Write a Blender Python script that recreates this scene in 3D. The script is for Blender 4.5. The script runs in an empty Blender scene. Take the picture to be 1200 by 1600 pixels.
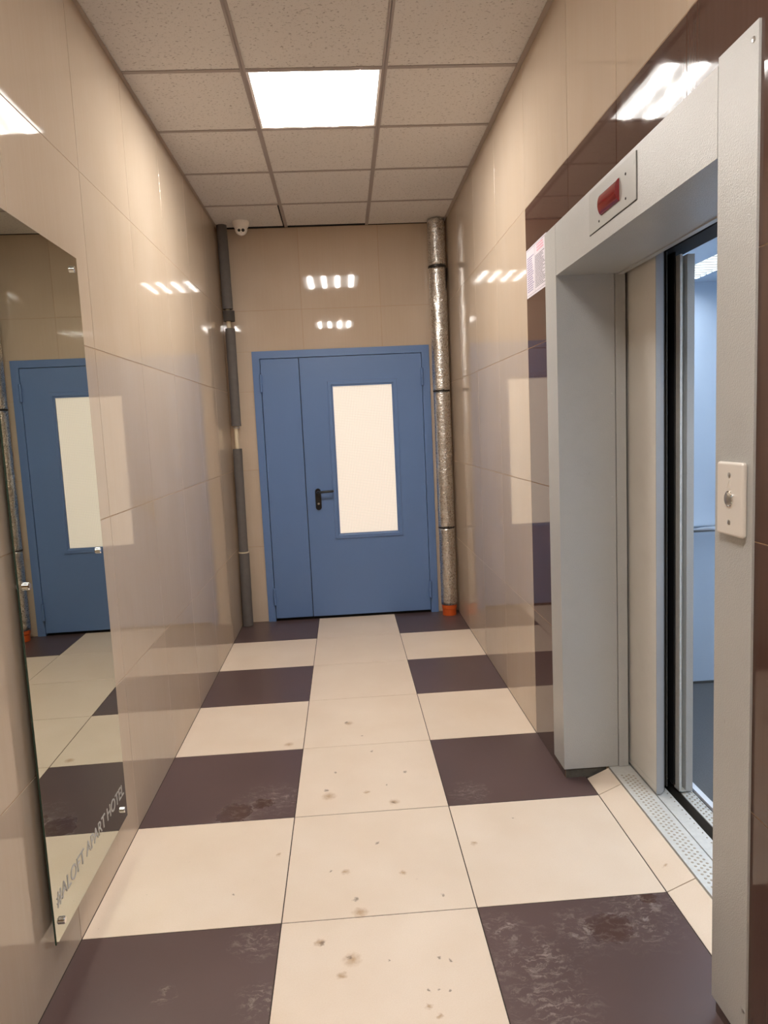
import bpy, bmesh, math, random
from mathutils import Matrix, Vector

random.seed(7)
SC = bpy.context.scene
COL = SC.collection

# ------------------------------------------------------------------ camera
CAM_POS = (0.2636, -2.0282, 1.4748)
CAM_R = (0.99731081, -0.05713786, -0.04589558)     # right
CAM_U = (0.05212868, 0.11286715, 0.99224171)       # up
CAM_F = (0.05151446, 0.99196586, -0.11554216)      # forward
cam_data = bpy.data.cameras.new('camera')
cam_data.sensor_fit = 'HORIZONTAL'
cam_data.sensor_width = 36.0
cam_data.lens = 1116.69 * 36.0 / 1200.0
cam_data.clip_start = 0.02
cam = bpy.data.objects.new('camera', cam_data)
m = Matrix.Identity(4)
for i in range(3):
    m[i][0] = CAM_R[i]; m[i][1] = CAM_U[i]; m[i][2] = -CAM_F[i]; m[i][3] = CAM_POS[i]
cam.matrix_world = m
COL.objects.link(cam)
SC.camera = cam

# ------------------------------------------------------------------ world and exposure
world = bpy.data.worlds.new('world')
SC.world = world
world.use_nodes = True
world.node_tree.nodes['Background'].inputs[0].default_value = (0.02, 0.02, 0.02, 1)
world.node_tree.nodes['Background'].inputs[1].default_value = 1.0
SC.view_settings.view_transform = 'Standard'
SC.view_settings.look = 'None'
SC.view_settings.gamma = 1.0
SC.view_settings.use_curve_mapping = False
SC.view_settings.exposure = 0.43
SC.cycles.max_bounces = 10
SC.cycles.diffuse_bounces = 6
SC.cycles.glossy_bounces = 6
SC.cycles.transmission_bounces = 4
SC.cycles.sample_clamp_indirect = 20.0
SC.cycles.blur_glossy = 0.05
SC.cycles.use_denoising = True
SC.cycles.use_adaptive_sampling = True
SC.cycles.adaptive_threshold = 0.03

PANEL = 166.0                      # radiance of the corridor's LED panels
PANEL_RGB = (1.0, 0.955, 0.90)
CABIN = 22.0                      # radiance of the cabin's lamp
CABIN_RGB = (0.80, 0.90, 1.0)

# ------------------------------------------------------------------ dimensions
XL, XR, YB, H = -0.595, 1.112, 3.55, 3.0
YF = -4.2                         # end of the corridor behind the camera
T = 0.6                           # tile module
TILED_FROM = -1.8                 # single tiles are built from here on

# ------------------------------------------------------------------ material helpers
def srgb(r, g, b):
    f = lambda c: (c / 255) / 12.92 if c / 255 <= 0.04045 else ((c / 255 + 0.055) / 1.055) ** 2.4
    return (f(r), f(g), f(b), 1.0)

class NT:
    def __init__(self, name):
        self.mat = bpy.data.materials.new(name)
        self.mat.use_nodes = True
        self.t = self.mat.node_tree
        self.t.nodes.clear()
        self.out = self.n('ShaderNodeOutputMaterial')
    def n(self, kind, **kw):
        nd = self.t.nodes.new(kind)
        for k, v in kw.items():
            setattr(nd, k, v)
        return nd
    def set(self, nd, **kw):
        for k, v in kw.items():
            nd.inputs[k].default_value = v
        return nd
    def link(self, a, b):
        self.t.links.new(a, b)
    def val(self, sock, v):
        if hasattr(v, 'is_linked') or hasattr(v, 'links'):
            self.link(v, sock)
        else:
            sock.default_value = v
    def math(self, op, a, b=0.0, clamp=False):
        nd = self.n('ShaderNodeMath', operation=op, use_clamp=clamp)
        self.val(nd.inputs[0], a); self.val(nd.inputs[1], b)
        return nd.outputs[0]
    def mix(self, fac, a, b, blend='MIX'):
        nd = self.n('ShaderNodeMix', data_type='RGBA', blend_type=blend)
        self.val(nd.inputs[0], fac); self.val(nd.inputs[6], a); self.val(nd.inputs[7], b)
        return nd.outputs[2]
    def ramp(self, fac, lo, hi, a=0.0, b=1.0, smooth=True):
        nd = self.n('ShaderNodeMapRange', interpolation_type='LINEAR', clamp=True)
        self.val(nd.inputs[0], fac)
        nd.inputs[1].default_value = lo; nd.inputs[2].default_value = hi
        nd.inputs[3].default_value = a; nd.inputs[4].default_value = b
        return nd.outputs[0]
    def pos(self):
        return self.n('ShaderNodeNewGeometry').outputs['Position']
    def scaled(self, vec, s):
        nd = self.n('ShaderNodeVectorMath', operation='MULTIPLY')
        self.link(vec, nd.inputs[0]); nd.inputs[1].default_value = s
        return nd.outputs[0]
    def noise(self, vec, scale, detail=3.0, rough=0.5):
        nd = self.n('ShaderNodeTexNoise')
        self.link(vec, nd.inputs['Vector'])
        nd.inputs['Scale'].default_value = scale
        nd.inputs['Detail'].default_value = detail
        nd.inputs['Roughness'].default_value = rough
        return nd.outputs
    def bump(self, height, strength, dist):
        nd = self.n('ShaderNodeBump')
        self.link(height, nd.inputs['Height'])
        nd.inputs['Strength'].default_value = strength
        nd.inputs['Distance'].default_value = dist
        return nd.outputs[0]
    def principled(self, color, rough=0.5, metallic=0.0, spec=0.5, normal=None, coat=0.0, coat_rough=0.05, **kw):
        nd = self.n('ShaderNodeBsdfPrincipled')
        self.val(nd.inputs['Base Color'], color)
        self.val(nd.inputs['Roughness'], rough)
        nd.inputs['Metallic'].default_value = metallic
        self.val(nd.inputs['Specular IOR Level'], spec)
        nd.inputs['Coat Weight'].default_value = coat
        nd.inputs['Coat Roughness'].default_value = coat_rough
        if normal is not None:
            self.link(normal, nd.inputs['Normal'])
        self.link(nd.outputs[0], self.out.inputs[0])
        return nd

def plain(name, color, rough=0.5, metallic=0.0, spec=0.5, coat=0.0, coat_rough=0.05, speckle=0.0, scale=60.0, bump=0.0, bump_scale=400.0, bump_dist=0.0005):
    k = NT(name)
    c = color
    if speckle:
        n = k.noise(k.pos(), scale, 3.0)[0]
        c = k.mix(k.ramp(n, 0.3, 0.7, 0, speckle), color, tuple(x * 0.6 for x in color[:3]) + (1,))
    nrm = None
    if bump:
        nrm = k.bump(k.noise(k.pos(), bump_scale, 2.0)[0], bump, bump_dist)
    k.principled(c, rough, metallic, spec, nrm, coat, coat_rough)
    return k.mat

def wall_tile_mat(name, base, dark, light, rough, spec):
    k = NT(name)
    p = k.pos()
    info = k.n('ShaderNodeObjectInfo')
    grain = k.noise(k.scaled(p, (85, 85, 2.2)), 1.0, 5.0, 0.65)[0]
    cloud = k.noise(k.scaled(p, (3.0, 3.0, 2.0)), 1.0, 2.0)[0]
    c = k.mix(k.ramp(grain, 0.30, 0.72), dark, base)
    c = k.mix(k.ramp(cloud, 0.42, 0.70, 0, 0.5), c, light)
    v = k.ramp(info.outputs['Random'], 0, 1, 0.955, 1.03, smooth=False)
    hsv = k.n('ShaderNodeHueSaturation')
    k.link(v, hsv.inputs['Value']); k.link(c, hsv.inputs['Color'])
    smudge = k.noise(k.scaled(p, (9, 9, 5)), 1.0, 3.0)[0]
    k.principled(hsv.outputs[0], k.ramp(smudge, 0.35, 0.75, rough, rough + 0.05), 0.0, spec)
    return k.mat

M = {}
M['wall_tile'] = wall_tile_mat('beige_polished_tile', srgb(189, 172, 153), srgb(186, 168, 148), srgb(194, 178, 161), 0.022, 0.6)
M['brown_tile'] = wall_tile_mat('brown_polished_tile', srgb(80, 58, 50), srgb(75, 53, 45), srgb(86, 64, 56), 0.025, 0.5)
M['wall_plain'] = plain('beige_wall_far', srgb(203, 180, 153), 0.15, spec=0.5, speckle=0.15, scale=5)
M['wall_grout'] = plain('light_wall_grout', srgb(176, 150, 122), 0.8, speckle=0.2, scale=30)
M['floor_grout'] = plain('dark_floor_grout', srgb(60, 50, 45), 0.9, speckle=0.3, scale=30)

SPOT = 1.0
def spots_mask(k, vec, spots, soft=0.6):
    acc = None
    for (x, y, r) in spots:
        nd = k.n('ShaderNodeVectorMath', operation='DISTANCE')
        k.link(vec, nd.inputs[0]); nd.inputs[1].default_value = (x, y, 0.0)
        s = k.ramp(nd.outputs['Value'], r * (1 - soft) * SPOT, r * SPOT, 1.0, 0.0)
        acc = s if acc is None else k.math('MAXIMUM', acc, s)
    return acc

def warped(k, amount, scale, flatten=True):
    p = k.scaled(k.pos(), (1, 1, 0)) if flatten else k.pos()
    nz = k.noise(p, scale, 4.0, 0.6)[1]
    sub = k.n('ShaderNodeVectorMath', operation='SUBTRACT')
    k.link(nz, sub.inputs[0]); sub.inputs[1].default_value = (0.5, 0.5, 0.5)
    mul = k.n('ShaderNodeVectorMath', operation='MULTIPLY')
    k.link(sub.outputs[0], mul.inputs[0]); mul.inputs[1].default_value = (amount, amount, 0.0)
    add = k.n('ShaderNodeVectorMath', operation='ADD')
    k.link(p, add.inputs[0]); k.link(mul.outputs[0], add.inputs[1])
    return add.outputs[0], p

def cream_floor():
    k = NT('cream_floor_tile')
    global SPOT
    SPOT = 0.55
    w, p = warped(k, 0.03, 60.0)
    cloud = k.noise(p, 3.5, 3.0)[0]
    fine = k.noise(p, 260.0, 2.0)[0]
    c = k.mix(k.ramp(cloud, 0.35, 0.7), srgb(217, 200, 181), srgb(223, 208, 191))
    c = k.mix(k.ramp(fine, 0.35, 0.65, 0, 0.18), c, srgb(205, 182, 152))
    # dried mud, crumbs and drips left on the tiles
    tan = spots_mask(k, w, [(0.118, -0.095, .035), (0.212, -0.175, .055), (0.183, -0.230, .032), (0.195, 0.231, .032), (0.388, 0.203, .026),
                            (0.406, -0.361, .02), (0.432, -0.394, .02), (-0.041, 0.361, .022), (0.391, 0.660, .045), (0.284, 0.751, .03),
                            (0.651, 0.340, .028), (1.241, 0.105, .018), (0.216, 1.46, .05), (0.13, 0.74, .06), (0.24, 0.02, .05), (-0.07, 1.26, .05)], 0.9)
    c = k.mix(k.math('MULTIPLY', tan, 0.7), c, srgb(158, 118, 68))
    drk = spots_mask(k, w, [(0.125, -0.100, .020), (0.314, -0.188, .011), (0.144, 0.241, .011), (0.229, 0.084, .020), (0.505, 0.072, .012), (0.118, 0.791, .020),
                            (0.320, 1.122, .018), (0.455, 0.903, .020), (0.154, 0.942, .014), (0.311, 0.385, .016), (0.454, -0.192, .010),
                            (0.484, -0.207, .010), (0.413, -0.309, .010), (0.438, -0.308, .010), (0.468, -0.315, .010), (0.203, 1.470, .022),
                            (0.827, 0.481, .010), (-0.168, 0.155, .012), (0.39, 0.655, .018), (0.37, 0.80, .012), (0.28, 1.30, .014), (0.205, -0.165, .016)], 0.7)
    c = k.mix(k.math('MULTIPLY', drk, 0.68), c, srgb(84, 62, 44))
    flecks = k.noise(w, 38.0, 2.0, 0.7)[0]
    c = k.mix(k.ramp(flecks, 0.74, 0.80, 0, 0.45), c, srgb(120, 96, 72))
    rough = k.ramp(cloud, 0.3, 0.7, 0.30, 0.40)
    k.principled(c, rough, 0.0, 0.4)
    return k.mat

def dark_floor():
    k = NT('dark_brown_floor_tile')
    global SPOT
    SPOT = 1.0
    w, p = warped(k, 0.09, 14.0)
    cloud = k.noise(p, 2.2, 3.0)[0]
    c = k.mix(k.ramp(cloud, 0.35, 0.7), srgb(80, 63, 61), srgb(88, 69, 67))
    area = spots_mask(k, w, [(-0.10, 0.75, .16), (-0.22, 0.67, .11), (1.05, -0.10, .16), (1.12, -0.05, .10), (0.72, -0.24, .16), (0.72, -0.38, .14),
                             (0.66, -0.10, .09), (-0.07, -0.07, .09), (-0.03, -0.29, .08), (-0.294, -0.246, .035), (0.70, 0.70, .10), (0.9, -0.13, .12)], 0.8)
    scr = k.noise(k.scaled(w, (1.0, 2.6, 1.0)), 26.0, 6.0, 0.75)[0]
    fac = k.math('MULTIPLY', k.ramp(scr, 0.50, 0.70, 0, 0.75), area)
    c = k.mix(fac, c, srgb(176, 164, 156))
    wet = spots_mask(k, w, [(-0.235, 0.665, .075), (-0.13, 0.72, .05), (0.96, -0.13, .07), (1.13, -0.02, .03)], 0.4)
    c = k.mix(k.math('MULTIPLY', wet, 0.6), c, srgb(66, 42, 34))
    dust = k.noise(p, 120.0, 2.0, 0.7)[0]
    c = k.mix(k.ramp(dust, 0.74, 0.80, 0, 0.3), c, srgb(150, 138, 130))
    rough = k.math('MULTIPLY', k.ramp(cloud, 0.3, 0.7, 0.29, 0.36), k.math('SUBTRACT', 1.0, k.math('MULTIPLY', wet, 0.6)))
    k.principled(c, rough, 0.0, 0.5)
    return k.mat

M['cream_floor'] = cream_floor()
M['dark_floor'] = dark_floor()

def ceiling_tile():
    k = NT('mineral_fibre_tile')
    p = k.pos()
    worm = k.noise(k.scaled(p, (1.0, 1.5, 1.0)), 75.0, 2.0, 0.55)[0]
    pits = k.ramp(worm, 0.615, 0.67)
    vor = k.n('ShaderNodeTexVoronoi')
    k.link(p, vor.inputs['Vector']); vor.inputs['Scale'].default_value = 95.0
    dots = k.ramp(vor.outputs['Distance'], 0.10, 0.17, 1.0, 0.0)
    big = k.noise(p, 210.0, 2.0)[0]
    h = k.math('MAXIMUM', pits, k.math('MULTIPLY', dots, 0.7))
    c = k.mix(k.math('MULTIPLY', h, 0.5), srgb(210, 206, 202), srgb(112, 102, 96))
    hh = k.math('SUBTRACT', k.math('MULTIPLY', big, 0.35), h)
    k.principled(c, 0.95, 0.0, 0.1, k.bump(hh, 0.6, 0.002))
    return k.mat
M['ceiling_tile'] = ceiling_tile()
M['grid_white'] = plain('grid_bar_paint', srgb(160, 150, 145), 0.45, spec=0.3)
M['trim_dark'] = plain('edge_trim_paint', srgb(164, 150, 138), 0.5, spec=0.3)
M['concrete'] = plain('raw_concrete', srgb(92, 88, 80), 0.95, speckle=0.7, scale=40, bump=0.6, bump_scale=90, bump_dist=0.004)
M['shaft'] = plain('dark_shaft', srgb(38, 38, 40), 0.8, speckle=0.4, scale=20)
M['blue_paint'] = plain('blue_door_paint', srgb(94, 122, 167), 0.36, spec=0.45, bump=0.08, bump_scale=900, bump_dist=0.0004)
M['black'] = plain('black_plastic', srgb(16, 16, 17), 0.3, spec=0.5)
M['rubber_gap_shade'] = plain('black_rubber_and_gap_shade', srgb(20, 20, 22), 0.65)  # also on the sheet that paints shade into the door gaps
M['chrome'] = plain('chrome', (0.82, 0.82, 0.82, 1), 0.08, metallic=1.0)
M['steel'] = plain('brushed_steel', (0.55, 0.54, 0.52, 1), 0.28, metallic=1.0)
M['white_plastic'] = plain('white_plastic', srgb(232, 228, 222), 0.35)
M['panel_white'] = plain('lamp_frame_paint', srgb(226, 222, 216), 0.4)
M['foam'] = plain('grey_foam_sleeve', srgb(98, 93, 90), 0.75, spec=0.3, speckle=0.3, scale=25, bump=0.3, bump_scale=60, bump_dist=0.002)
M['foam_dark'] = plain('grey_foam_collar', srgb(70, 64, 60), 0.8, spec=0.3, bump=0.3, bump_scale=60, bump_dist=0.002)
M['pvc'] = plain('cream_pipe', srgb(206, 192, 164), 0.4)
M['orange'] = plain('orange_sewer_pipe', srgb(196, 84, 30), 0.35)

def metal_paint(name, base, rough, spec, peel):
    k = NT(name)
    p = k.pos()
    n = k.noise(p, 290.0, 3.0, 0.6)[0]
    dirt = k.noise(p, 7.0, 5.0, 0.65)[0]
    sc = k.noise(k.scaled(p, (60, 60, 14)), 1.0, 3.0, 0.6)[0]
    c = k.mix(k.ramp(dirt, 0.5, 0.8, 0, 0.25), base, tuple(x * 0.75 for x in base[:3]) + (1,))
    c = k.mix(k.ramp(sc, 0.74, 0.78, 0, 0.35), c, srgb(90, 82, 74))
    k.principled(c, rough, 0.0, spec, k.bump(n, peel, 0.0016))
    return k.mat
M['frame_paint'] = metal_paint('grey_textured_metal_paint', srgb(178, 178, 175), 0.30, 0.5, 0.85)
M['leaf_paint'] = metal_paint('cream_grey_leaf_paint', srgb(206, 203, 196), 0.5, 0.3, 0.15)
M['edge_paint'] = metal_paint('pale_blue_grey_edge_paint', srgb(166, 168, 170), 0.4, 0.4, 0.15)
M['sill'] = plain('aluminium_sill', (0.68, 0.68, 0.65, 1), 0.5, metallic=0.25, speckle=0.3, scale=70)
M['sill_dark'] = plain('dark_sill_dots', (0.42, 0.37, 0.30, 1), 0.6, metallic=0.3)  # dots coloured darker than the plate
M['sill_side'] = plain('dark_sill_side', srgb(92, 90, 86), 0.6, metallic=0.4)
M['cabin_wall'] = plain('pale_blue_laminate', srgb(196, 208, 222), 0.35, spec=0.4, speckle=0.05, scale=6)
M['cabin_floor'] = plain('grey_lino', srgb(92, 92, 92), 0.6, speckle=0.5, scale=180)
M['cabin_white'] = plain('cabin_white_strip', srgb(226, 230, 236), 0.5)
M['mirror_edge'] = plain('mirror_edge', srgb(40, 58, 48), 0.15)
M['etched'] = plain('etched_lettering', srgb(178, 176, 172), 0.55, spec=0.3)

def mirror_mat():
    k = NT('mirror_silver')
    g = k.n('ShaderNodeBsdfGlossy')
    g.inputs['Color'].default_value = (0.66, 0.68, 0.62, 1)
    g.inputs['Roughness'].default_value = 0.004
    k.link(g.outputs[0], k.out.inputs[0])
    return k.mat
M['mirror'] = mirror_mat()

def foil_mat():
    k = NT('crumpled_foil')
    p = k.pos()
    n1 = k.noise(k.scaled(p, (1, 1, 2.2)), 20.0, 3.0, 0.6)[0]
    n2 = k.noise(p, 120.0, 3.0, 0.6)[0]
    hgt = k.math('ADD', n1, k.math('MULTIPLY', n2, 0.16))
    k.principled((0.68, 0.66, 0.63, 1), k.ramp(n2, 0.3, 0.7, 0.22, 0.36), 1.0, 0.5, k.bump(hgt, 0.6, 0.010))
    return k.mat
M['foil'] = foil_mat()
M['tape_dark'] = plain('dark_tie_band', srgb(52, 46, 42), 0.4, metallic=0.5)

def led_mat(name, rgb, strength, cx, half, base, power):
    """diffuser over four LED bars that run along Y: it gives off more light over the bars"""
    k = NT(name)
    tc = k.n('ShaderNodeTexCoord')
    sep = k.n('ShaderNodeSeparateXYZ')
    k.link(tc.outputs['Object'], sep.inputs[0])
    u = k.math('DIVIDE', k.math('ADD', sep.outputs[0], half), 2 * half)
    ph = k.math('COSINE', k.math('MULTIPLY', k.math('SUBTRACT', u, 0.125), 2 * math.pi * 4))
    w = k.math('POWER', k.math('MULTIPLY', k.math('ADD', ph, 1.0), 0.5), power)
    s = k.math('MULTIPLY', k.math('ADD', k.math('MULTIPLY', w, 1 - base), base), strength)
    em = k.n('ShaderNodeEmission')
    em.inputs[0].default_value = (*rgb, 1)
    k.link(s, em.inputs[1])
    k.link(em.outputs[0], k.out.inputs[0])
    return k.mat
M['led'] = led_mat('led_diffuser', PANEL_RGB, PANEL, 0, 0.279, 0.02, 8.0)

def emit(name, rgb, s):
    k = NT(name)
    em = k.n('ShaderNodeEmission')
    em.inputs[0].default_value = (*rgb, 1); em.inputs[1].default_value = s
    k.link(em.outputs[0], k.out.inputs[0])
    return k.mat
M['cabin_lamp'] = emit('cabin_lamp_diffuser', CABIN_RGB, CABIN)

def wired_glass():
    """wired glass pane: its own even emission stands in for a lit room behind"""
    k = NT('lit_wired_glass')
    tc = k.n('ShaderNodeTexCoord')
    sep = k.n('ShaderNodeSeparateXYZ')
    k.link(tc.outputs['Object'], sep.inputs[0])
    def wire(s):
        fr = k.math('FRACT', k.math('DIVIDE', s, 0.0125))
        d = k.math('ABSOLUTE', k.math('SUBTRACT', fr, 0.5))
        return k.ramp(d, 0.06, 0.14, 1.0, 0.0)
    g = k.math('MAXIMUM', wire(sep.outputs[0]), wire(sep.outputs[2]))
    c = k.mix(k.math('MULTIPLY', g, 0.85), (1.0, 0.89, 0.77, 1), (0.48, 0.38, 0.29, 1))
    nz = k.noise(k.scaled(tc.outputs['Object'], (1, 1, 1)), 130.0, 1.0)[0]
    pr = k.principled((0.62, 0.58, 0.52, 1), 0.12, 0.0, 0.5, k.bump(nz, 0.15, 0.003))
    k.link(c, pr.inputs['Emission Color'])
    pr.inputs['Emission Strength'].default_value = 0.47  # glow put into the pane itself
    return k.mat
M['wired_glass'] = wired_glass()
M['red_lens'] = plain('red_lens', srgb(122, 0, 10), 0.1, spec=0.6, coat=0.6)
M['plate'] = metal_paint('grey_plate_paint', srgb(172, 172, 168), 0.4, 0.35, 0.1)
M['button_plate'] = plain('ivory_button_plate', srgb(214, 208, 200), 0.3, spec=0.5)
M['paper'] = plain('laminated_paper', srgb(226, 220, 228), 0.25, spec=0.5)
M['ink'] = plain('grey_ink', srgb(84, 80, 90), 0.5)
M['ink_red'] = plain('red_ink', srgb(206, 120, 140), 0.5)
M['ink_violet'] = plain('violet_ink', srgb(110, 98, 140), 0.5)

# ------------------------------------------------------------------ mesh helpers
def link(name, mesh, mat=None, parent=None, mw=None):
    o = bpy.data.objects.new(name, mesh)
    COL.objects.link(o)
    if mat is not None and mesh is not None and not mesh.materials:
        mesh.materials.append(mat)
    if parent is not None:
        o.parent = parent
    if mw is not None:
        o.matrix_local = mw
    return o

def finish(bm, name, smooth=False):
    bmesh.ops.recalc_face_normals(bm, faces=bm.faces)
    me = bpy.data.meshes.new(name)
    bm.to_mesh(me); bm.free()
    if smooth:
        for p in me.polygons:
            p.use_smooth = True
    return me

def add_box(bm, x0, x1, y0, y1, z0, z1):
    v = [bm.verts.new((x, y, z)) for x in (x0, x1) for y in (y0, y1) for z in (z0, z1)]
    for f in ((0, 1, 3, 2), (4, 6, 7, 5), (0, 4, 5, 1), (2, 3, 7, 6), (0, 2, 6, 4), (1, 5, 7, 3)):
        bm.faces.new([v[i] for i in f])
    return v

def box(name, x0, x1, y0, y1, z0, z1, mat, parent=None, bevel=0.0, seg=2):
    bm = bmesh.new()
    add_box(bm, min(x0, x1), max(x0, x1), min(y0, y1), max(y0, y1), min(z0, z1), max(z0, z1))
    if bevel:
        bmesh.ops.recalc_face_normals(bm, faces=bm.faces)
        bmesh.ops.bevel(bm, geom=list(bm.edges), offset=bevel, segments=seg, affect='EDGES', profile=0.5)
    return link(name, finish(bm, name), mat, parent)

def boxes(name, rows, mat, parent=None):
    bm = bmesh.new()
    for r in rows:
        add_box(bm, *r)
    return link(name, finish(bm, name), mat, parent)

def add_lathe(bm, prof, n=28, axis='z', c=(0, 0, 0)):
    rings = []
    for (r, h) in prof:
        ring = []
        for i in range(n):
            a = 2 * math.pi * i / n
            x, y = r * math.cos(a), r * math.sin(a)
            p = {'z': (x, y, h), 'x': (h, x, y), 'y': (x, h, y)}[axis]
            ring.append(bm.verts.new((p[0] + c[0], p[1] + c[1], p[2] + c[2])))
        rings.append(ring)
    for a, b in zip(rings, rings[1:]):
        for i in range(n):
            bm.faces.new((a[i], a[(i + 1) % n], b[(i + 1) % n], b[i]))
    bm.faces.new(rings[0]); bm.faces.new(rings[-1])

def lathe(name, prof, mat, parent=None, n=28, axis='z', c=(0, 0, 0), smooth=True, sharp=35):
    bm = bmesh.new()
    add_lathe(bm, prof, n, axis, c)
    me = finish(bm, name, smooth)
    o = link(name, me, mat, parent)
    if smooth:
        mod = o.modifiers.new('edge_split', 'EDGE_SPLIT')
        mod.split_angle = math.radians(sharp)
    return o

def empty(name, loc=(0, 0, 0)):
    o = bpy.data.objects.new(name, None)
    o.location = loc
    o.empty_display_size = 0.05
    COL.objects.link(o)
    return o

def tag(o, label=None, cat=None, group=None, kind=None):
    if label: o['label'] = label
    if cat: o['category'] = cat
    if group: o['group'] = group
    if kind: o['kind'] = kind
    return o

def offset_parent(o, parent):
    """parent a world-built part to an Empty that stands elsewhere"""
    o.parent = parent
    o.matrix_parent_inverse = Matrix.Translation(parent.location).inverted()
    return o

# one tile: local XY outline, top at z = 0, small chamfer, thickness t
TILE_CACHE = {}
def tile_mesh(kind, w, h, t, ch):
    key = (kind, round(w, 4), round(h, 4), t, ch)
    if key in TILE_CACHE:
        return TILE_CACHE[key]
    bm = bmesh.new()
    def ring(d, z):
        return [bm.verts.new(p + (z,)) for p in ((d, d), (w - d, d), (w - d, h - d), (d, h - d))]
    a, b, c = ring(0, -t), ring(0, -ch), ring(ch, 0)
    bm.faces.new(list(reversed(a))); bm.faces.new(c)
    for lo, hi in ((a, b), (b, c)):
        for i in range(4):
            j = (i + 1) % 4
            bm.faces.new((lo[i], lo[j], hi[j], hi[i]))
    me = finish(bm, kind)
    TILE_CACHE[key] = me
    return me

FR = {'floor': ((1, 0, 0), (0, 1, 0), (0, 0, 1)), 'left': ((0, 1, 0), (0, 0, 1), (1, 0, 0)), 'right': ((0, -1, 0), (0, 0, 1), (-1, 0, 0)),
      'back': ((1, 0, 0), (0, 0, 1), (0, -1, 0)), 'ceiling': ((1, 0, 0), (0, -1, 0), (0, 0, -1))}
def frame(side, origin):
    ax = FR[side]
    mm = Matrix.Identity(4)
    for c in range(3):
        for r in range(3):
            mm[r][c] = ax[c][r]
    for r in range(3):
        mm[r][3] = origin[r]
    return mm

def tile(side, name, u0, u1, v0, v1, plane, mat, parent, gap=0.0014, t=0.009, ch=0.0007, jit=0.0):
    """tile on a side of the room between world limits; u is x or y, v is z or y"""
    w, h = (u1 - u0) - 2 * gap, (v1 - v0) - 2 * gap
    d = random.uniform(-jit, jit)
    o = {'floor': (u0 + gap, v0 + gap, plane + d), 'left': (plane + d, u0 + gap, v0 + gap), 'right': (plane - d, u1 - gap, v0 + gap),
         'back': (u0 + gap, plane - d, v0 + gap), 'ceiling': (u0 + gap, v1 - gap, plane + d)}[side]
    base = tile_mesh(name + mat.name, w, h, t, ch)
    return link(name, base, mat, parent, frame(side, o))

# ------------------------------------------------------------------ floor
floor = boxes('floor', [(XL - 0.2, XR + 0.25, YF - 0.2, YB + 0.2, -0.12, -0.0016)], M['floor_grout'])
tag(floor, 'tiled corridor floor in cream and dark brown squares', None, None, 'structure')
OP0, OP1 = -0.453, 0.753          # elevator opening along y
ROW0 = int(round(TILED_FROM / T))
for r in range(ROW0, 6):
    y0, y1 = r * T, min((r + 1) * T, YB)
    dark = (r % 2 != 0)
    for ci, (x0, x1) in enumerate(((XL, 0.0), (0.0, T), (T, XR))):
        mat = M['dark_floor'] if (dark and ci != 1) else M['cream_floor']
        if ci == 2 and r in (-1, 0, 1):
            x1 = 1.197
        tile('floor', 'floor_tile', x0, x1, y0, y1, 0.0, mat, floor, gap=0.0017, t=0.01, ch=0.0006, jit=0.0003)
boxes('floor_far_end', [(XL, XR, YF, ROW0 * T - 0.001, -0.01, 0.0)], M['cream_floor'], floor)
# cut strips that ramp up to the elevator sill
RX0, RX1, RZ = 1.199, 1.288, 0.038
for (a, b) in ((0.602, 0.735), (0.002, 0.598), (-0.440, -0.002)):
    bm = bmesh.new()
    pts = [(RX0, 0.0), (RX1, RZ), (RX1, -0.03), (RX0, -0.03)]
    s = [[bm.verts.new((x, y, z)) for (x, z) in pts] for y in (a, b)]
    for i in range(4):
        j = (i + 1) % 4
        bm.faces.new((s[0][i], s[0][j], s[1][j], s[1][i]))
    bm.faces.new(s[0]); bm.faces.new(s[1])
    link('floor_tile', finish(bm, 'ramp_tile'), M['cream_floor'], floor)

# ------------------------------------------------------------------ walls
GR = 0.0014
ZT = 3.22
wl = boxes('wall_left', [(XL - 0.2, XL - GR, TILED_FROM, YB, 0, ZT), (XL - 0.2, XL, YF, TILED_FROM, 0, ZT)], M['wall_grout'])
tag(wl, 'left corridor wall of glossy beige tiles', None, None, 'structure')
zrows = [(0, .604), (.604, 1.204), (1.204, 1.801), (1.801, 2.402), (2.402, 3.0)]
for r in range(ROW0, 6):
    for (z0, z1) in zrows:
        tile('left', 'wall_tile', r * T, min((r + 1) * T, YB), z0, z1, XL, M['wall_tile'], wl, jit=0.0002)
DX0, DX1, DZ = -0.397, 0.955, 2.10
wb = boxes('wall_back', [(XL - 0.2, DX0, YB + GR, YB + 0.2, 0, ZT), (DX1, XR + 0.2, YB + GR, YB + 0.2, 0, ZT), (DX0, DX1, YB + GR, YB + 0.2, DZ, ZT)], M['wall_grout'])
boxes('gap_shade_strip', [(XL, XR, YB - 0.0005, YB + 0.002, 3.0005, ZT)], M['shaft'], wb)  # dark strip that paints shade into the slit above the ceiling edge
tag(wb, 'end wall of glossy beige tiles around the blue door', None, None, 'structure')
for (z0, z1) in zrows:
    for (x0, x1) in ((XL, 0.0), (0.0, T), (T, XR)):
        if z1 <= DZ:
            if x0 < DX0: tile('back', 'wall_tile', x0, DX0, z0, z1, YB, M['wall_tile'], wb)
            if x1 > DX1: tile('back', 'wall_tile', DX1, x1, z0, z1, YB, M['wall_tile'], wb)
        elif z0 < DZ:
            tile('back', 'wall_tile', x0, x1, DZ, z1, YB, M['wall_tile'], wb)
            if x0 < DX0: tile('back', 'wall_tile', x0, DX0, z0, DZ, YB, M['wall_tile'], wb, gap=0.0004)
            if x1 > DX1: tile('back', 'wall_tile', DX1, x1, z0, DZ, YB, M['wall_tile'], wb, gap=0.0004)
        else:
            tile('back', 'wall_tile', x0, x1, z0, z1, YB, M['wall_tile'], wb)

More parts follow.
